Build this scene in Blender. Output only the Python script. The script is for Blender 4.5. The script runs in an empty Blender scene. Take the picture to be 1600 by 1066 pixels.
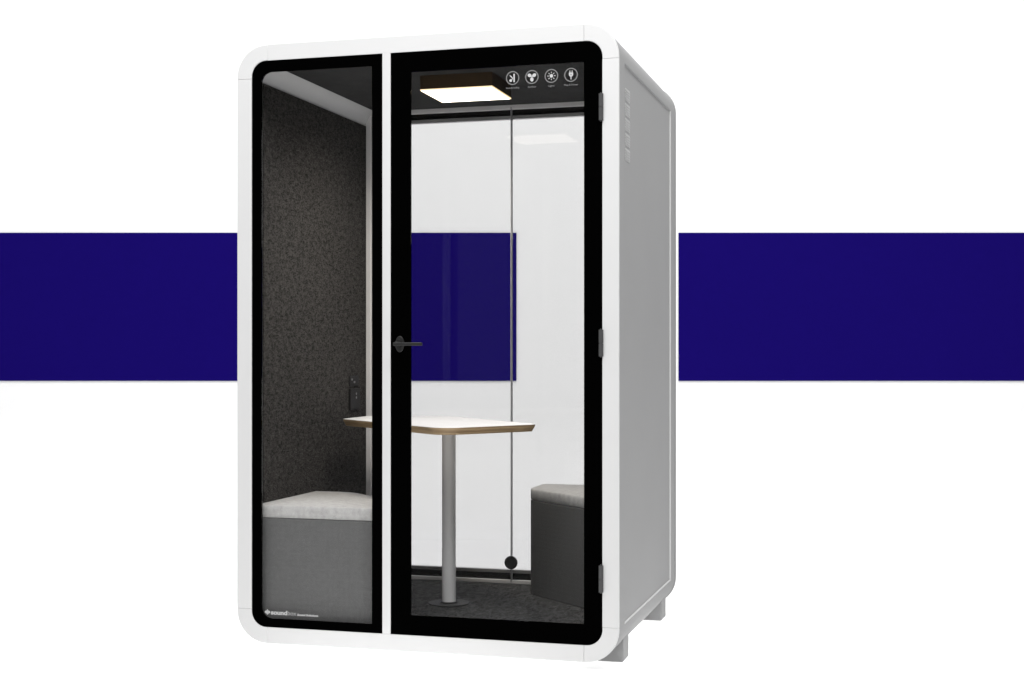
import bpy, bmesh, math
from math import pi, sin, cos, radians
from mathutils import Vector, Matrix

S = bpy.context.scene
C = S.collection

# ------------------------------------------------------------------ camera, world, lamps, exposure
CAM_Z = 1.089
cam = bpy.data.cameras.new('camera')
cam.sensor_width = 36.0
cam.lens = 2201.0 / 1600.0 * 36.0
cam.shift_y = 21.0 / 1600.0
cam.clip_start = 0.05
cam.clip_end = 100
co = bpy.data.objects.new('camera', cam)
C.objects.link(co)
co.location = (0, 0, CAM_Z)
co.rotation_euler = (pi / 2, 0, 0)
S.camera = co

W_ = bpy.data.worlds.new('World')
S.world = W_
W_.use_nodes = True
bg = W_.node_tree.nodes['Background']
bg.inputs[0].default_value = (1.0, 1.0, 1.0, 1)
bg.inputs[1].default_value = 0.25


def area(name, loc, target, size, size_y, power, color=(1, 1, 1)):
    l = bpy.data.lights.new(name, 'AREA')
    l.shape = 'RECTANGLE'
    l.size = size
    l.size_y = size_y
    l.energy = power
    l.color = color
    o = bpy.data.objects.new(name, l)
    C.objects.link(o)
    o.location = loc
    d = Vector(target) - Vector(loc)
    o.rotation_euler = d.to_track_quat('-Z', 'Y').to_euler()
    return o


area('overhead_softbox', (0.3, 3.9, 6.2), (0.3, 3.9, 0), 9.0, 9.0, 1150*0.45)
area('backdrop_softbox', (0.0, 5.6, 6.6), (0.0, 9.0, 1.2), 13.0, 1.5, 330*0.52)
uf = area('added_underfloor_fill', (-0.14, 5.55, -0.24), (-0.14, 5.55, 1.0), 1.76, 1.52, 95)  # added lamp below the floor, washes out the booth's ground shadow
uf.rotation_euler = (pi, 0, radians(15.7))
area('front_softbox', (-0.4, 2.5, 4.7), (-0.3, 4.8, 0.6), 4.0, 1.4, 170)

S.view_settings.view_transform = 'Standard'
S.view_settings.look = 'None'
S.view_settings.exposure = 0
S.view_settings.gamma = 1
S.cycles.use_denoising = True
S.cycles.max_bounces = 14
S.cycles.transparent_max_bounces = 24
S.cycles.glossy_bounces = 6
S.cycles.diffuse_bounces = 5
S.cycles.caustics_reflective = False
S.cycles.caustics_refractive = False


# ------------------------------------------------------------------ materials
def new_mat(name):
    m = bpy.data.materials.new(name)
    m.use_nodes = True
    return m, m.node_tree.nodes, m.node_tree.links, m.node_tree.nodes['Principled BSDF']


def paint(name, col, rough=0.45, spec=0.35, var=0.015, bump=0.0, scale=6, metallic=0.0):
    m, N, L, p = new_mat(name)
    p.inputs['Roughness'].default_value = rough
    p.inputs['Specular IOR Level'].default_value = spec
    p.inputs['Metallic'].default_value = metallic
    tc = N.new('ShaderNodeTexCoord')
    n = N.new('ShaderNodeTexNoise')
    n.inputs['Scale'].default_value = scale
    n.inputs['Detail'].default_value = 4
    L.new(tc.outputs['Object'], n.inputs['Vector'])
    r = N.new('ShaderNodeValToRGB')
    r.color_ramp.elements[0].position = 0.3
    r.color_ramp.elements[1].position = 0.7
    r.color_ramp.elements[0].color = tuple(c * (1 - var) for c in col) + (1,)
    r.color_ramp.elements[1].color = tuple(min(1, c * (1 + var)) for c in col) + (1,)
    L.new(n.outputs['Fac'], r.inputs['Fac'])
    L.new(r.outputs['Color'], p.inputs['Base Color'])
    if bump:
        n2 = N.new('ShaderNodeTexNoise')
        n2.inputs['Scale'].default_value = 900
        L.new(tc.outputs['Object'], n2.inputs['Vector'])
        b = N.new('ShaderNodeBump')
        b.inputs['Strength'].default_value = bump
        b.inputs['Distance'].default_value = 0.0005
        L.new(n2.outputs['Fac'], b.inputs['Height'])
        L.new(b.outputs['Normal'], p.inputs['Normal'])
    return m


def felt(name, dark, light, s_big=9, s_fine=260, bump=0.6, stretch=(1, 1, 1), fine_amt=0.5, lo=0.32, hi=0.68):
    """Wool felt / carpet: broad clouds plus short fibres."""
    m, N, L, p = new_mat(name)
    p.inputs['Roughness'].default_value = 0.95
    p.inputs['Specular IOR Level'].default_value = 0.1
    tc = N.new('ShaderNodeTexCoord')
    mp = N.new('ShaderNodeMapping')
    mp.inputs['Scale'].default_value = stretch
    L.new(tc.outputs['Object'], mp.inputs['Vector'])
    a = N.new('ShaderNodeTexNoise')
    a.inputs['Scale'].default_value = s_big
    a.inputs['Detail'].default_value = 8
    a.inputs['Roughness'].default_value = 0.75
    b = N.new('ShaderNodeTexNoise')
    b.inputs['Scale'].default_value = s_fine
    b.inputs['Detail'].default_value = 3
    for n in (a, b):
        L.new(mp.outputs['Vector'], n.inputs['Vector'])
    mix = N.new('ShaderNodeMix')
    mix.data_type = 'FLOAT'
    mix.inputs['Factor'].default_value = fine_amt
    L.new(a.outputs['Fac'], mix.inputs['A'])
    L.new(b.outputs['Fac'], mix.inputs['B'])
    r = N.new('ShaderNodeValToRGB')
    r.color_ramp.elements[0].position = lo
    r.color_ramp.elements[1].position = hi
    r.color_ramp.elements[0].color = dark + (1,)
    r.color_ramp.elements[1].color = light + (1,)
    L.new(mix.outputs['Result'], r.inputs['Fac'])
    L.new(r.outputs['Color'], p.inputs['Base Color'])
    bp = N.new('ShaderNodeBump')
    bp.inputs['Strength'].default_value = bump
    bp.inputs['Distance'].default_value = 0.002
    L.new(b.outputs['Fac'], bp.inputs['Height'])
    L.new(bp.outputs['Normal'], p.inputs['Normal'])
    return m


def weave(name, dark, light, pitch=260, cloud=30):
    """Plain woven upholstery: crossed threads over a soft heather."""
    m, N, L, p = new_mat(name)
    p.inputs['Roughness'].default_value = 0.9
    p.inputs['Specular IOR Level'].default_value = 0.15
    tc = N.new('ShaderNodeTexCoord')
    waves = []
    for d, k in (('X', 1), ('Z', 1.15), ('Y', 1)):
        w = N.new('ShaderNodeTexWave')
        w.bands_direction = d
        w.inputs['Scale'].default_value = pitch * k / 20
        w.inputs['Distortion'].default_value = 2.5
        w.inputs['Detail'].default_value = 2
        w.inputs['Detail Scale'].default_value = 3
        L.new(tc.outputs['Object'], w.inputs['Vector'])
        waves.append(w)
    s = N.new('ShaderNodeMath'); s.operation = 'ADD'
    L.new(waves[0].outputs['Fac'], s.inputs[0]); L.new(waves[1].outputs['Fac'], s.inputs[1])
    s2 = N.new('ShaderNodeMath'); s2.operation = 'ADD'
    L.new(s.outputs[0], s2.inputs[0]); L.new(waves[2].outputs['Fac'], s2.inputs[1])
    n = N.new('ShaderNodeTexNoise')
    n.inputs['Scale'].default_value = cloud
    n.inputs['Detail'].default_value = 9
    n.inputs['Roughness'].default_value = 0.8
    L.new(tc.outputs['Object'], n.inputs['Vector'])
    mx = N.new('ShaderNodeMath'); mx.operation = 'MULTIPLY_ADD'
    L.new(s2.outputs[0], mx.inputs[0]); mx.inputs[1].default_value = 0.05
    L.new(n.outputs['Fac'], mx.inputs[2])
    r = N.new('ShaderNodeValToRGB')
    r.color_ramp.elements[0].position = 0.35
    r.color_ramp.elements[1].position = 0.80
    r.color_ramp.elements[0].color = dark + (1,)
    r.color_ramp.elements[1].color = light + (1,)
    L.new(mx.outputs[0], r.inputs['Fac'])
    L.new(r.outputs['Color'], p.inputs['Base Color'])
    b = N.new('ShaderNodeBump')
    b.inputs['Strength'].default_value = 0.15
    b.inputs['Distance'].default_value = 0.0006
    L.new(s2.outputs[0], b.inputs['Height'])
    L.new(b.outputs['Normal'], p.inputs['Normal'])
    return m


def glass(name, tint, k):
    """Clear sheet glass: tinted straight transmission plus a Fresnel reflection."""
    m, N, L, p = new_mat(name)
    N.remove(p)
    out = N['Material Output']
    t = N.new('ShaderNodeBsdfTransparent')
    t.inputs['Color'].default_value = tint + (1,)
    g = N.new('ShaderNodeBsdfGlossy')
    g.inputs['Roughness'].default_value = 0.0
    g.inputs['Color'].default_value = (1, 1, 1, 1)
    f = N.new('ShaderNodeFresnel')
    f.inputs['IOR'].default_value = 1.5
    mu = N.new('ShaderNodeMath'); mu.operation = 'MULTIPLY'
    mu.inputs[1].default_value = k
    L.new(f.outputs[0], mu.inputs[0])
    mix = N.new('ShaderNodeMixShader')
    L.new(mu.outputs[0], mix.inputs[0])
    L.new(t.outputs[0], mix.inputs[1])
    L.new(g.outputs[0], mix.inputs[2])
    L.new(mix.outputs[0], out.inputs['Surface'])
    return m


def emit(name, col, strength):
    m, N, L, p = new_mat(name)
    p.inputs['Base Color'].default_value = (0.8, 0.8, 0.8, 1)
    p.inputs['Emission Color'].default_value = col + (1,)
    p.inputs['Emission Strength'].default_value = strength
    return m


def plywood(name):
    m, N, L, p = new_mat(name)
    p.inputs['Roughness'].default_value = 0.5
    tc = N.new('ShaderNodeTexCoord')
    mp = N.new('ShaderNodeMapping')
    mp.inputs['Scale'].default_value = (3, 3, 240)
    L.new(tc.outputs['Object'], mp.inputs['Vector'])
    n = N.new('ShaderNodeTexNoise')
    n.inputs['Scale'].default_value = 1.0
    n.inputs['Detail'].default_value = 3
    L.new(mp.outputs['Vector'], n.inputs['Vector'])
    r = N.new('ShaderNodeValToRGB')
    e = r.color_ramp.elements
    e[0].position = 0.3; e[0].color = (0.24, 0.155, 0.08, 1)
    e[1].position = 0.7; e[1].color = (0.55, 0.40, 0.23, 1)
    L.new(n.outputs['Fac'], r.inputs['Fac'])
    L.new(r.outputs['Color'], p.inputs['Base Color'])
    return m


M = dict(
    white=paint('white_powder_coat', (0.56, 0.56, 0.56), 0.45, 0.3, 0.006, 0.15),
    shell=paint('shaded_white_coat', (0.298, 0.298, 0.298), 0.7, 0.12, 0.012, 0.2, 3),  # the body's white coat, darkened in colour for its shaded side
    liner=paint('satin_grey_aluminium', (0.5, 0.5, 0.5), 0.4, 0.4, 0.02),
    rail=paint('brushed_rail', (0.74, 0.73, 0.73), 0.35, 0.5, 0.02),
    black=paint('black_glass_print', (0.0006, 0.0006, 0.0006), 0.5, 0.0, 0.01),
    gasket=paint('black_rubber', (0.012, 0.011, 0.011), 0.6, 0.2, 0.05),
    hinge=paint('dark_grey_metal', (0.045, 0.045, 0.046), 0.45, 0.4, 0.03),
    handle=paint('black_satin_metal', (0.012, 0.012, 0.012), 0.45, 0.3, 0.03),
    vent=paint('vent_plastic', (0.40, 0.40, 0.40), 0.5, 0.3, 0.01),
    felt=felt('charcoal_brown_felt', (0.012, 0.0112, 0.0106), (0.064, 0.0600, 0.0570), 58, 190, 0.8, (1, 0.5, 1), 0.45, 0.41, 0.61),
    ceil=felt('dark_ceiling_felt', (0.026, 0.026, 0.026), (0.056, 0.056, 0.056), 10, 330, 0.4),
    carpet=felt('charcoal_carpet', (0.022, 0.022, 0.022), (0.088, 0.088, 0.088), 55, 150, 1.0, (1, 0.45, 1), 0.4, 0.42, 0.60),
    cushion=weave('light_grey_fabric', (0.32, 0.315, 0.31), (0.50, 0.495, 0.485)),
    base=weave('grey_base_fabric', (0.088, 0.088, 0.088), (0.122, 0.122, 0.122), 300, 70),
    base_dark=weave('darker_base_fabric', (0.070, 0.070, 0.070), (0.100, 0.100, 0.100), 300, 70),  # same base weave, a little darker in tone
    glass_f=glass('clear_front_glass', (0.975, 0.975, 0.975), 0.06),
    glass_r=glass('clear_rear_glass', (0.825, 0.825, 0.825), 0.25),
    seal=paint('grey_joint_seal', (0.30, 0.30, 0.31), 0.5, 0.3, 0.02),
    disc=paint('dark_disc', (0.035, 0.035, 0.036), 0.45, 0.3, 0.02),
    laminate=paint('white_laminate', (0.92, 0.92, 0.91), 0.3, 0.4, 0.004),
    ply=plywood('birch_plywood'),
    pole=paint('pole_metal', (0.88, 0.88, 0.88), 0.38, 0.4, 0.01),
    plate=paint('dark_base_plate', (0.036, 0.036, 0.036), 0.6, 0.25, 0.05),
    housing=paint('brown_black_housing', (0.045, 0.027, 0.012), 0.5, 0.3, 0.03),
    lamp=emit('lit_diffuser', (1.0, 0.93, 0.80), 5.0),
    rim=emit('glowing_rim', (1.0, 0.72, 0.36), 1.1),
    print_grey=paint('grey_print', (0.15, 0.15, 0.15), 0.6, 0.2, 0.01),
    print_white=paint('white_print', (0.44, 0.44, 0.44), 0.6, 0.2, 0.01),
    print_mid=paint('light_grey_print', (0.30, 0.30, 0.30), 0.6, 0.2, 0.01),
    backdrop=paint('white_backdrop', (0.862, 0.862, 0.862), 0.9, 0.0, 0.002, 0, 1.5),
    blue=paint('navy_paint', (0.0075, 0.0030, 0.110), 0.9, 0.0, 0.01, 0, 2),
)


# white floor, made translucent so the added lamp below lifts the booth's shadow
fm, N_, L_, P_ = new_mat('translucent_white_floor')
P_.inputs['Base Color'].default_value = (0.948, 0.948, 0.948, 1)
P_.inputs['Roughness'].default_value = 0.9
P_.inputs['Specular IOR Level'].default_value = 0.0
tr_ = N_.new('ShaderNodeBsdfTranslucent')
tr_.inputs['Color'].default_value = (0.93, 0.93, 0.93, 1)
mx_ = N_.new('ShaderNodeMixShader')
mx_.inputs[0].default_value = 0.12
L_.new(P_.outputs[0], mx_.inputs[1])
L_.new(tr_.outputs[0], mx_.inputs[2])
L_.new(mx_.outputs[0], N_['Material Output'].inputs['Surface'])
M['floor'] = fm

# ------------------------------------------------------------------ mesh helpers
def link(name, bm, mat, parent=None, bevel=0.0, segs=2, smooth=None):
    bmesh.ops.recalc_face_normals(bm, faces=bm.faces)
    me = bpy.data.meshes.new(name)
    bm.to_mesh(me)
    bm.free()
    for m in (mat if isinstance(mat, (list, tuple)) else [mat]):
        me.materials.append(m)
    o = bpy.data.objects.new(name, me)
    C.objects.link(o)
    if parent:
        o.parent = parent
    if smooth is not None:
        for p in me.polygons:
            p.use_smooth = True
        me.set_sharp_from_angle(angle=radians(smooth))
    if bevel:
        b = o.modifiers.new('bevel', 'BEVEL')
        b.width = bevel
        b.segments = segs
        b.limit_method = 'ANGLE'
        b.angle_limit = radians(40)
        b.harden_normals = False
    return o


def tag(o, label=None, cat=None, group=None, kind=None):
    if label: o['label'] = label
    if cat: o['category'] = cat
    if group: o['group'] = group
    if kind: o['kind'] = kind
    return o


def box(bm, x0, x1, y0, y1, z0, z1, mi=0):
    v = [bm.verts.new((x, y, z)) for x in (x0, x1) for y in (y0, y1) for z in (z0, z1)]
    for f in ((0, 1, 3, 2), (4, 6, 7, 5), (0, 4, 5, 1), (2, 3, 7, 6), (0, 2, 6, 4), (1, 5, 7, 3)):
        fc = bm.faces.new([v[i] for i in f])
        fc.material_index = mi


def prism(bm, pts, axis, lo, hi, mi=0):
    """Extrude a 2D outline. axis 'y': pts are (x,z); axis 'z': (x,y); axis 'x': (y,z)."""
    def mk(p, t):
        if axis == 'y': return (p[0], t, p[1])
        if axis == 'z': return (p[0], p[1], t)
        return (t, p[0], p[1])
    a = [bm.verts.new(mk(p, lo)) for p in pts]
    b = [bm.verts.new(mk(p, hi)) for p in pts]
    n = len(pts)
    fs = [bm.faces.new(a), bm.faces.new(b[::-1])]
    for i in range(n):
        fs.append(bm.faces.new((a[i], a[(i + 1) % n], b[(i + 1) % n], b[i])))
    for f in fs:
        f.material_index = mi
    return fs


def arc(cx, cz, r, a0, a1, n=12):
    return [(cx + r * cos(radians(a0 + (a1 - a0) * i / n)), cz + r * sin(radians(a0 + (a1 - a0) * i / n))) for i in range(n + 1)]


def rrect(x0, x1, z0, z1, rs, n=12):
    """Rounded rectangle; rs = radii (bottom-right, top-right, top-left, bottom-left); same point count whatever the radii."""
    br, tr, tl, bl = rs
    return (arc(x1 - br, z0 + br, br, -90, 0, n) + arc(x1 - tr, z1 - tr, tr, 0, 90, n)
            + arc(x0 + tl, z1 - tl, tl, 90, 180, n) + arc(x0 + bl, z0 + bl, bl, 180, 270, n))


def ring(bm, outer, inner, y0, y1, mi=0):
    n = len(outer)
    A = [[bm.verts.new((p[0], y, p[1])) for p in loop] for loop in (outer, inner) for y in (y0, y1)]
    o0, o1, i0, i1 = A
    for k in range(n):
        j = (k + 1) % n
        for q in ((o0[k], o0[j], i0[j], i0[k]), (o1[k], i1[k], i1[j], o1[j]),
                  (o0[k], o1[k], o1[j], o0[j]), (i0[k], i0[j], i1[j], i1[k])):
            co_ = {tuple(round(c, 6) for c in v.co) for v in q}
            if len(co_) < 3:
                continue
            f = bm.faces.new(q)
            f.material_index = mi


def clean(bm):
    bmesh.ops.remove_doubles(bm, verts=bm.verts, dist=1e-6)
    return bm


def fillet(poly, radii, n=8):
    """Round the corners of a 2D polygon."""
    out = []
    m = len(poly)
    for i in range(m):
        p = Vector(poly[i]); a = Vector(poly[i - 1]); b = Vector(poly[(i + 1) % m]); r = radii[i]
        if r <= 0:
            out.append(tuple(p)); continue
        da = (a - p).normalized(); db = (b - p).normalized()
        ang = da.angle(db)
        t = r / math.tan(ang / 2)
        c = p + (da + db).normalized() * (r / sin(ang / 2))
        s = p + da * t; e = p + db * t
        a0 = math.atan2(s.y - c.y, s.x - c.x); a1 = math.atan2(e.y - c.y, e.x - c.x)
        d = (a1 - a0 + pi) % (2 * pi) - pi
        for k in range(n + 1):
            th = a0 + d * k / n
            out.append((c.x + r * cos(th), c.y + r * sin(th)))
    return out


def offset_poly(pts, d):
    """Move every point of a closed outline inward by d (outline counter-clockwise)."""
    out = []
    n = len(pts)
    for i in range(n):
        a = Vector(pts[i - 1]); p = Vector(pts[i]); b = Vector(pts[(i + 1) % n])
        e1 = (p - a); e2 = (b - p)
        if e1.length < 1e-9 or e2.length < 1e-9:
            out.append(tuple(p)); continue
        e1.normalize(); e2.normalize()
        n1 = Vector((-e1.y, e1.x)); n2 = Vector((-e2.y, e2.x))
        nn = (n1 + n2).normalized()
        out.append(tuple(p + nn * d / max(0.3, nn.dot(n1))))
    return out


def cyl(bm, c, r, axis, lo, hi, n=48, mi=0):
    pts = [(c[0] + r * cos(2 * pi * k / n), c[1] + r * sin(2 * pi * k / n)) for k in range(n)]
    return prism(bm, pts, axis, lo, hi, mi)


# ------------------------------------------------------------------ the setting: seamless white sweep
prof = [(-4.0, 0.0), (8.25, 0.0)]
R_ = 0.75
prof += [(8.25 + R_ * sin(radians(a)), R_ - R_ * cos(radians(a))) for a in range(5, 91, 5)]
prof += [(9.0, 9.0)]
bm = bmesh.new()
prev = None
for (y, z) in prof[1:]:
    cur = [bm.verts.new((-8, y, z)), bm.verts.new((8, y, z))]
    if prev:
        bm.faces.new((prev[0], prev[1], cur[1], cur[0]))
    prev = cur
tag(link('wall', bm, M['backdrop'], smooth=60), kind='structure')
bm = bmesh.new()
bm.faces.new([bm.verts.new(p) for p in ((-8, -4.0, 0), (8, -4.0, 0), (8, 8.25, 0), (-8, 8.25, 0))])
tag(link('floor', bm, M['floor']), kind='structure')

# two broad navy bands painted on the wall (the wall is bare between them)
for x0, x1, lab in ((-5.2, 0.0286, 'longer navy stripe on the white wall, its end visible through the door glass'),
                    (1.0632, 5.2, 'dark navy blue stripe on the white wall to the right of the booth')):
    bm = bmesh.new()
    box(bm, x0, x1, 8.992, 8.998, 0.9203, 1.8659)
    tag(link('painted_stripe', bm, M['blue']), lab, 'stripe', 'navy stripes on the white wall')

# ------------------------------------------------------------------ the booth
TH = radians(15.721729619658051)
BW, BD, BH = 1.436, 1.217, 2.2        # body width, depth, height
Z0 = 0.028                            # body bottom above the floor
FRONT_LEFT = (-1.01625929, 5.21395499)


def root(name, loc, label, cat, group=None):
    """An Empty at the thing's base, given in booth coordinates (x right, y back, z up from the body's underside)."""
    o = bpy.data.objects.new(name, None)
    C.objects.link(o)
    x, y, z = loc
    o.location = (FRONT_LEFT[0] + x * cos(TH) + y * sin(TH), FRONT_LEFT[1] - x * sin(TH) + y * cos(TH), Z0 + z)
    o.rotation_euler = (0, 0, -TH)
    o.empty_display_size = 0.1
    o['off'] = 0
    del o['off']
    tag(o, label, cat, group)
    return o


booth = root('office_booth', (0, 0, 0),
             'white framed two seat acoustic office booth with black bordered glass door and side toned grey for shade', 'booth')

# shell: rounded tube, with a recessed panel in each long side
OUT_R, IN_R = 0.115, 0.085
T = 0.045
Y_A, Y_B = 0.012, BD - 0.022
bm = bmesh.new()
outer = rrect(0, BW, 0, BH, (OUT_R,) * 4)
inner = rrect(T, BW - T, T, BH - T, (IN_R,) * 4)
n = len(outer)
PY0, PY1, PZ0, PZ1, REC = 0.102, 1.100, 0.1185, 2.0795, 0.006
o0 = [bm.verts.new((p[0], Y_A, p[1])) for p in outer]
o1 = [bm.verts.new((p[0], Y_B, p[1])) for p in outer]
i0 = [bm.verts.new((p[0], Y_A, p[1])) for p in inner]
i1 = [bm.verts.new((p[0], Y_B, p[1])) for p in inner]
for k in range(n):
    j = (k + 1) % n
    bm.faces.new((o0[k], o0[j], i0[j], i0[k]))
    bm.faces.new((o1[k], i1[k], i1[j], o1[j]))
    bm.faces.new((i0[k], i0[j], i1[j], i1[k])).material_index = 1
    side = abs(outer[k][0] - outer[j][0]) < 1e-6 and abs(outer[k][1] - outer[j][1]) > 0.5
    if not side:
        bm.faces.new((o0[k], o1[k], o1[j], o0[j]))
    else:
        x = outer[k][0]
        s = 1 if x > 0.5 else -1
        rim = [bm.verts.new((x, y, z)) for (y, z) in ((PY0, PZ0), (PY1, PZ0), (PY1, PZ1), (PY0, PZ1))]
        e = 0.003
        bot = [bm.verts.new((x - s * REC, y, z)) for (y, z) in ((PY0 + e, PZ0 + e), (PY1 - e, PZ0 + e), (PY1 - e, PZ1 - e), (PY0 + e, PZ1 - e))]
        lo, hi = (k, j) if outer[k][1] < outer[j][1] else (j, k)
        c = [o0[lo], o1[lo], o1[hi], o0[hi]]
        for q in range(4):
            r_ = (q + 1) % 4
            bm.faces.new((c[q], c[r_], rim[r_], rim[q]))
            bm.faces.new((rim[q], rim[r_], bot[r_], bot[q])).material_index = 2 if q < 2 else 0  # bottom and rear returns coloured white as if catching light
        bm.faces.new(bot)
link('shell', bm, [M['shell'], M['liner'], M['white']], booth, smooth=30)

# rear edge trim, 3 mm proud
bm = bmesh.new()
e = 0.003
ring(bm, rrect(-e, BW + e, -e, BH + e, (OUT_R + e,) * 4), rrect(0.06, BW - 0.06, 0.06, BH - 0.06, (0.06,) * 4), Y_B, BD)
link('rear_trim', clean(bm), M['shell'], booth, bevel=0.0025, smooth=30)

# front frame: four corner pieces and four rails with a hairline joint
FW = 0.0575
J = 0.123
G = 0.0002


def corner_pts(cx, cz, sx, sz):
    """corner at (cx,cz); sx,sz point inward"""
    pts = [(0, J - G)] + [(OUT_R + OUT_R * cos(radians(a)), OUT_R + OUT_R * sin(radians(a))) for a in [180 + 90 * i / 14 for i in range(15)]]
    pts += [(J - G, 0), (J - G, FW)]
    ri = OUT_R - FW
    pts += [(OUT_R + ri * cos(radians(a)), OUT_R + ri * sin(radians(a))) for a in [270 - 90 * i / 14 for i in range(15)]]
    pts += [(FW, J - G)]
    return [(cx + sx * a, cz + sz * b) for a, b in pts]


for (cx, cz, sx, sz) in ((0, 0, 1, 1), (BW, 0, -1, 1), (BW, BH, -1, -1), (0, BH, 1, -1)):
    bm = bmesh.new()
    prism(bm, corner_pts(cx, cz, sx, sz), 'y', 0.0, Y_A)
    link('corner_piece', bm, M['white'], booth, bevel=0.0018, smooth=30)
for (x0, x1, z0, z1) in ((J + G, BW - J - G, 0, FW), (J + G, BW - J - G, BH - FW, BH), (0, FW, J + G, BH - J - G), (BW - FW, BW, J + G, BH - J - G)):
    bm = bmesh.new()
    # bevel only the long edges by hand: inset front face
    box(bm, x0, x1, 0.0, Y_A, z0, z1)
    link('frame_rail', bm, M['white'], booth)
bm = bmesh.new()
box(bm, 0.5715, 0.6030, 0.0, 0.0590, FW, BH - FW)
link('mullion', bm, M['white'], booth, bevel=0.0015)

# linings, ceiling, floor
bm = bmesh.new()
box(bm, T, T + 0.006, 0.117, 1.158, 0.075, 2.084)
link('wall_felt', bm, M['felt'], booth, bevel=0.002)
bm = bmesh.new()
box(bm, BW - T - 0.006, BW - T, 0.117, 1.158, 0.075, 2.084)
link('wall_felt', bm, M['felt'], booth, bevel=0.002)
bm = bmesh.new()
box(bm, 0.092, BW - 0.092, 0.03, 1.158, 2.147, 2.1545)
link('ceiling_felt', bm, M['ceil'], booth, bevel=0.002)
bm = bmesh.new()
box(bm, 0.065, BW - 0.065, 0.03, 1.160, T + 0.0005, 0.062)
link('carpet', bm, M['carpet'], booth)

# rear wall: grey inner frame, black gasket, outer frame lip, two panes
bm = bmesh.new()
ring(bm, rrect(T + 0.001, BW - T - 0.001, 0.0625, 2.149, (0.002,) * 4), rrect(0.072, BW - 0.072, 0.078, 2.129, (0.004,) * 4), 1.161, 1.180)
link('inner_rear_frame', clean(bm), M['rail'], booth, bevel=0.002, smooth=30)
bm = bmesh.new()
ring(bm, rrect(0.060, BW - 0.060, 0.070, 2.138, (0.002,) * 4), rrect(0.094, BW - 0.094, 0.105, 2.105, (0.004,) * 4), 1.181, 1.187)
link('gasket', clean(bm), M['gasket'], booth)
bm = bmesh.new()
ring(bm, rrect(0.0605, BW - 0.0605, 0.0705, 2.1375, (0.002,) * 4), rrect(0.107, BW - 0.107, 0.119, 2.0905, (0.004,) * 4), 1.190, 1.214)
link('outer_rear_frame', clean(bm), M['rail'], booth, bevel=0.001)
for (x0, x1) in ((0.095, 0.7235), (0.7275, BW - 0.095)):
    bm = bmesh.new()
    box(bm, x0, x1, 1.1750, 1.1800, 0.0905, 2.1150)
    link('rear_glass_pane', bm, M['glass_r'], booth)
bm = bmesh.new()
box(bm, 0.7237, 0.7273, 1.1560, 1.1800, 0.070, 2.1380)
link('pane_joint', bm, M['seal'], booth)
bm = bmesh.new()
cyl(bm, (0.7275, 0.156), 0.0290, 'y', 1.146, 1.1555)
link('lock_disc', bm, M['disc'], booth, bevel=0.002, smooth=30)

# feet
for fx in (0.015, BW - 0.115):
    for fy in (0.155, 0.960):
        bm = bmesh.new()
        prism(bm, fillet([(fx, 0.075), (fx, -Z0), (fx + 0.10, -Z0), (fx + 0.10, 0.075)], [0, 0.008, 0.008, 0], 4), 'y', fy, fy + 0.10)
        link('foot', bm, M['shell'], booth, bevel=0.004, smooth=30)

# vents in the right side: five small louvred grilles
for zc in (1.979, 1.926, 1.873, 1.820, 1.767):
    bm = bmesh.new()
    x = BW - REC
    pts = fillet([(0.137, zc - 0.0215), (0.222, zc - 0.0215), (0.222, zc + 0.0215), (0.137, zc + 0.0215)], [0.006] * 4, 4)
    prism(bm, pts, 'x', x - 0.001, x + 0.0015)
    for q in range(4):
        z = zc - 0.0135 + q * 0.009
        prism(bm, [(0.143, z - 0.0022), (0.216, z - 0.0022), (0.216, z + 0.0022), (0.143, z + 0.0022)], 'x', x + 0.0016, x + 0.0034)
    link('vent', bm, M['vent'], booth)

# power outlet on the left wall
bm = bmesh.new()
box(bm, T + 0.0062, T + 0.016, 0.950, 1.062, 0.820, 0.912)
out = link('power_outlet', bm, M['gasket'], booth, bevel=0.003)
for (y, z) in ((1.015, 0.889), (1.015, 0.872)):
    bm = bmesh.new()
    cyl(bm, (y, z), 0.0055, 'x', T + 0.0162, T + 0.0172, 20)
    link('socket_light', bm, M['print_grey'], out)
bm = bmesh.new()
box(bm, T + 0.0062, T + 0.011, 0.955, 1.058, 0.922, 0.968)
sw = link('switch_plate', bm, M['gasket'], booth, bevel=0.003)
for (y, z) in ((0.975, 0.952), (1.003, 0.940)):
    bm = bmesh.new()
    box(bm, T + 0.0112, T + 0.0135, y - 0.008, y + 0.008, z - 0.004, z + 0.004)
    link('switch', bm, M['print_grey'], sw, bevel=0.001)


# ------------------------------------------------------------------ glazing on the front
def text_bm(body, size, x, z, y, bold=0.0, depth=0.0004, align='LEFT', spacing=1.0, width=None):
    cu = bpy.data.curves.new('t', 'FONT')
    cu.body = body
    cu.size = size
    cu.offset = bold
    cu.extrude = depth
    cu.align_x = align
    cu.align_y = 'CENTER'
    cu.space_character = spacing
    ob = bpy.data.objects.new('t', cu)
    C.objects.link(ob)
    dg = bpy.context.evaluated_depsgraph_get()
    me = bpy.data.meshes.new_from_object(ob.evaluated_get(dg))
    bpy.data.objects.remove(ob)
    bpy.data.curves.remove(cu)
    bm = bmesh.new()
    bm.from_mesh(me)
    bpy.data.meshes.remove(me)
    sx = 1.0
    if width:
        xs = [v.co.x for v in bm.verts]
        sx = width / (max(xs) - min(xs))
    for v in bm.verts:
        v.co = Vector((x + v.co.x * sx, y - v.co.z, z + v.co.y))
    return bm


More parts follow.
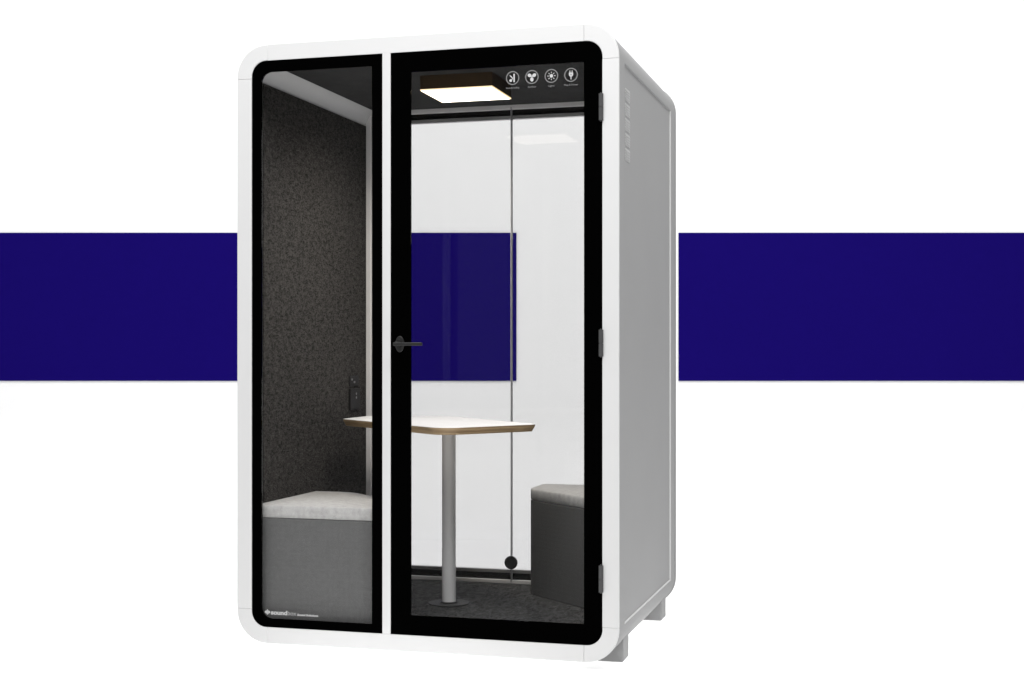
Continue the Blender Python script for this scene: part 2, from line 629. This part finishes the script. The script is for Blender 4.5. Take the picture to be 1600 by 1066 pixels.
GY = 0.0030      # front face of the glazing behind the frame's front face
IR = OUT_R - FW - 0.0004
bm = bmesh.new()
ring(bm, rrect(FW + 0.0004, 0.5712, FW + 0.0004, BH - FW - 0.0004, (0.001, 0.001, IR, IR)),
     rrect(0.0955, 0.5310, 0.0890, 2.1010, (0.002, 0.002, 0.040, 0.040)), GY, GY + 0.010)
win = link('fixed_window', clean(bm), M['black'], booth, smooth=30)
bm = bmesh.new()
prism(bm, rrect(0.0960, 0.5305, 0.0895, 2.1005, (0.002, 0.002, 0.0395, 0.0395)), 'y', GY + 0.0015, GY + 0.0075)
link('glass_pane', bm, M['glass_f'], win)

# printed maker's mark and lettering, low on the fixed window
LY = GY + 0.0006
bm = bmesh.new()
cx, cz = 0.1200, 0.1130
for (hw, dx) in ((0.0030, -0.0085), (0.0058, -0.0050), (0.0100, 0.0), (0.0058, 0.0050), (0.0030, 0.0085)):
    prism(bm, fillet([(cx + dx - 0.0018, cz - hw), (cx + dx + 0.0018, cz - hw), (cx + dx + 0.0018, cz + hw), (cx + dx - 0.0018, cz + hw)], [0.0015] * 4, 3), 'y', LY - 0.0006, LY)
link('logo', bm, M['print_white'], win)
link('lettering', text_bm('sound', 0.0225, 0.1335, 0.1120, LY, 0.0006, width=0.064), M['print_white'], win)
link('lettering', text_bm('box', 0.0225, 0.1990, 0.1120, LY, 0.0, width=0.034), M['print_mid'], win)
link('lettering', text_bm('Sound Solutions', 0.0100, 0.2390, 0.1085, LY, 0.0003, width=0.082), M['print_white'], win)

# the door
bm = bmesh.new()
ring(bm, rrect(0.6033, BW - FW - 0.0006, FW + 0.0006, BH - FW - 0.0006, (IR, IR, 0.001, 0.001)),
     rrect(0.6785, 1.3130, 0.1290, 2.0710, (0.001,) * 4), GY, GY + 0.010)
door = link('door', clean(bm), M['black'], booth, smooth=30)
bm = bmesh.new()
box(bm, 0.6790, 1.3125, GY + 0.0015, GY + 0.0075, 0.1295, 2.0705)
link('glass_pane', bm, M['glass_f'], door)
for zc in (1.9110, 1.1000, 0.2900):
    bm = bmesh.new()
    prism(bm, fillet([(1.3670, -0.011), (1.3820, -0.011), (1.3820, -0.0005), (1.3670, -0.0005)], [0.004, 0.004, 0, 0], 5), 'z', zc - 0.046, zc - 0.0012)
    prism(bm, fillet([(1.3670, -0.011), (1.3820, -0.011), (1.3820, -0.0005), (1.3670, -0.0005)], [0.004, 0.004, 0, 0], 5), 'z', zc + 0.0004, zc + 0.046)
    cyl(bm, (1.3745, -0.0050), 0.0035, 'z', zc - 0.0495, zc + 0.0495, 16)
    link('hinge', bm, M['hinge'], door, smooth=30)
# handle: oval rose and straight lever
bm = bmesh.new()
ov = [(0.6395 + 0.0165 * cos(2 * pi * k / 40), 1.098 + 0.029 * sin(2 * pi * k / 40)) for k in range(40)]
prism(bm, ov, 'y', -0.006, GY - 0.0002)
rose = link('handle', bm, M['handle'], door, bevel=0.002, smooth=40)
bm = bmesh.new()
cyl(bm, (0.6395, 1.098), 0.0085, 'y', -0.046, -0.0062, 24)
v0 = len(bm.verts)
prism(bm, fillet([(0.6320, -0.056), (0.7400, -0.056), (0.7400, -0.044), (0.6320, -0.044)], [0.004] * 4, 4), 'z', 1.0915, 1.1035)
link('lever', bm, M['handle'], door, bevel=0.002, smooth=40)


# four round printed icons with captions
def annulus(bm, cx, cz, r0, r1, y, n=48):
    a = [(cx + r1 * cos(2 * pi * k / n), cz + r1 * sin(2 * pi * k / n)) for k in range(n)]
    b = [(cx + r0 * cos(2 * pi * k / n), cz + r0 * sin(2 * pi * k / n)) for k in range(n)]
    ring(bm, a, b, y - 0.0006, y)


def stroke(bm, a, b, w, y, mi=1):
    a = Vector(a); b = Vector(b)
    d = (b - a).normalized(); nn = Vector((-d.y, d.x)) * w / 2
    prism(bm, [tuple(a + nn), tuple(a - nn), tuple(b - nn), tuple(b + nn)], 'y', y - 0.0006, y, mi)


def dot(bm, c, r, y, mi=1, sx=1.0, rot=0.0):
    pts = []
    for k in range(20):
        px, pz = r * sx * cos(2 * pi * k / 20), r * sin(2 * pi * k / 20)
        pts.append((c[0] + px * cos(rot) - pz * sin(rot), c[1] + px * sin(rot) + pz * cos(rot)))
    prism(bm, pts, 'y', y - 0.0006, y, mi)


IZ = 2.0285
caps = ['Soundproofing', 'Airflow', 'Lights', 'Plug & Power']
wd = [0.048, 0.030, 0.022, 0.050]
for q, x in enumerate((1.0570, 1.1270, 1.1970, 1.2670)):
    bm = bmesh.new()
    annulus(bm, x, IZ, 0.0205, 0.0243, LY)
    if q == 0:      # a wall stopping sound
        stroke(bm, (x + 0.0055, IZ - 0.0145), (x + 0.0055, IZ + 0.0145), 0.0050, LY)
        stroke(bm, (x - 0.0100, IZ + 0.0095), (x + 0.0010, IZ - 0.0010), 0.0032, LY)
        stroke(bm, (x - 0.0050, IZ - 0.0060), (x + 0.0010, IZ - 0.0018), 0.0030, LY)
        dot(bm, (x - 0.0068, IZ - 0.0085), 0.0050, LY)
    elif q == 1:    # fan
        for a in (150, 30, 270):
            dot(bm, (x + 0.0095 * cos(radians(a)), IZ + 0.0010 + 0.0095 * sin(radians(a))), 0.0060, LY, 1, 1.25, radians(a))
            stroke(bm, (x, IZ + 0.001), (x + 0.008 * cos(radians(a)), IZ + 0.001 + 0.008 * sin(radians(a))), 0.0030, LY - 0.0001)
    elif q == 2:    # sun
        dot(bm, (x, IZ), 0.0062, LY)
        for a in range(0, 360, 45):
            stroke(bm, (x + 0.0095 * cos(radians(a)), IZ + 0.0095 * sin(radians(a))), (x + 0.0145 * cos(radians(a)), IZ + 0.0145 * sin(radians(a))), 0.0024, LY, 1)
    else:           # plug
        prism(bm, fillet([(x - 0.0075, IZ + 0.0080), (x - 0.0075, IZ - 0.0060), (x + 0.0075, IZ - 0.0060), (x + 0.0075, IZ + 0.0080)], [0.001, 0.0070, 0.0070, 0.001], 6), 'y', LY - 0.0006, LY, 1)
        for s in (-1, 1):
            stroke(bm, (x + s * 0.0040, IZ + 0.0078), (x + s * 0.0040, IZ + 0.0150), 0.0026, LY - 0.0001)
        stroke(bm, (x, IZ - 0.0050), (x, IZ - 0.0160), 0.0030, LY - 0.0001)
        dot(bm, (x, IZ + 0.0008), 0.0022, LY - 0.0008, 0)
    link('printed_icon', bm, [M['print_grey'], M['print_white']], door)
    link('caption', text_bm(caps[q], 0.0085, x, IZ - 0.0345, LY, 0.0001, align='CENTER', width=wd[q]), M['print_grey'], door)

# ------------------------------------------------------------------ ceiling lamp
LX0, LX1, LY0, LY1, LZ = 0.563, 0.848, 0.448, 0.708, 2.088
lamp = root('ceiling_lamp', ((LX0 + LX1) / 2, (LY0 + LY1) / 2, LZ), 'square lit ceiling lamp with dark housing under the booth ceiling', 'lamp')
hw, hd = (LX1 - LX0) / 2, (LY1 - LY0) / 2
bm = bmesh.new()
e = 0.004
box(bm, -hw - e, hw + e, -hd - e, hd + e, 0.006, 2.1465 - LZ)
# rim around the diffuser
rim = bmesh.new()
for (a, b, c, d) in ((-hw - e, hw + e, -hd - e, -hd), (-hw - e, hw + e, hd, hd + e), (-hw - e, -hw, -hd, hd), (hw, hw + e, -hd, hd)):
    box(rim, a, b, c, d, 0.0005, 0.0058)
link('housing', bm, M['housing'], lamp)
link('diffuser_rim', rim, M['rim'], lamp)
bm = bmesh.new()
box(bm, -hw + 0.0005, hw - 0.0005, -hd + 0.0005, hd - 0.0005, 0.0, 0.0055)
link('diffuser', bm, M['lamp'], lamp)
# the lamp's own light: a 3 x 3 grid of LEDs under the diffuser
for a in (-0.09, 0.0, 0.09):
    for b in (-0.08, 0.0, 0.08):
        ld = bpy.data.lights.new('led', 'SPOT')
        ld.energy = 6.0
        ld.color = (1.0, 0.945, 0.86)
        ld.spot_size = radians(165)
        ld.spot_blend = 1.0
        ld.shadow_soft_size = 0.0
        lo_ = bpy.data.objects.new('led', ld)
        C.objects.link(lo_)
        lo_.parent = lamp
        lo_.location = (a, b, -0.012)

# ------------------------------------------------------------------ table
TX, TY = 0.618, 0.622
table = root('table', (TX, TY, 0.062), 'white topped table with pale plywood edge on a grey metal pole', 'table')
TT = 0.793 - 0.062
tp = [(0.122, 0.715), (0.752, 0.118), (1.020, 0.500), (0.470, 1.085), (0.125, 1.065)]
tr = [0.025, 0.085, 0.045, 0.12, 0.06]
tp = [(a - TX, b - TY) for a, b in fillet(tp, tr, 10)]
under = offset_poly(tp, 0.012)
mid = offset_poly(tp, 0.0015)
bm = bmesh.new()
loops = []
for pts, z in ((under, TT - 0.028), (mid, TT - 0.0105), (tp, TT - 0.0065), (tp, TT - 0.0022)):
    loops.append([bm.verts.new((p[0], p[1], z)) for p in pts])
bm.faces.new(loops[0][::-1]); bm.faces.new(loops[-1])
for a, b in zip(loops, loops[1:]):
    for k in range(len(a)):
        j = (k + 1) % len(a)
        bm.faces.new((a[k], a[j], b[j], b[k]))
top = link('tabletop', bm, M['ply'], table, smooth=35)
bm = bmesh.new()
prism(bm, offset_poly(tp, 0.0006), 'z', TT - 0.0021, TT)
link('laminate', bm, M['laminate'], top, bevel=0.0006)
bm = bmesh.new()
cyl(bm, (0, 0), 0.0275, 'z', 0.0105, TT - 0.0285, 64)
link('pole', bm, M['pole'], table, smooth=30)
bm = bmesh.new()
cyl(bm, (0, 0), 0.082, 'z', 0.0004, 0.006, 64)
cyl(bm, (0, 0), 0.036, 'z', 0.0061, 0.0100, 48)
link('base_plate', bm, M['plate'], table, bevel=0.0015, smooth=30)

# ------------------------------------------------------------------ benches: one wedge plan, the second turned half round
seat_plan = [(0.0520, 0.038), (0.567, 0.038), (0.567, 0.270), (0.215, 0.592), (0.0520, 0.592)]
seat_rad = [0.004, 0.030, 0.085, 0.16, 0.004]


def bench(turn, label, base_mat):
    if turn:
        ox, oy, k = BW - 0.0, 1.197, -1
    else:
        ox, oy, k = 0.0, 0.0, 1
    pl = fillet(seat_plan, seat_rad, 9)
    cx, cy = 0.30, 0.30
    b = root('bench', (ox + k * cx, oy + k * cy, 0.062), label, 'bench', 'wedge shaped benches inside the booth')
    loc = [(k * (p[0] - cx), k * (p[1] - cy)) for p in pl]
    bm = bmesh.new()
    prism(bm, loc, 'z', 0.0005, 0.3925)
    link('bench_base', bm, base_mat, b, bevel=0.003, smooth=35)
    bm = bmesh.new()
    cz = 0.394
    loops = []
    for d, z in ((0.004, 0.0), (0.0, 0.004), (0.0, 0.0385), (0.0015, 0.0440), (0.0040, 0.046)):
        loops.append([bm.verts.new((p[0], p[1], cz + z)) for p in offset_poly(loc, d)])
    bm.faces.new(loops[0][::-1]); bm.faces.new(loops[-1])
    for a, c in zip(loops, loops[1:]):
        for q in range(len(a)):
            j = (q + 1) % len(a)
            bm.faces.new((a[q], a[j], c[j], c[q]))
    link('seat_cushion', bm, M['cushion'], b, smooth=50)
    return b


bench(False, 'grey bench with light grey seat pad, behind the narrow left window', M['base'])
bench(True, 'slightly darker grey bench with light grey seat pad, at the right beside the rear glass', M['base_dark'])
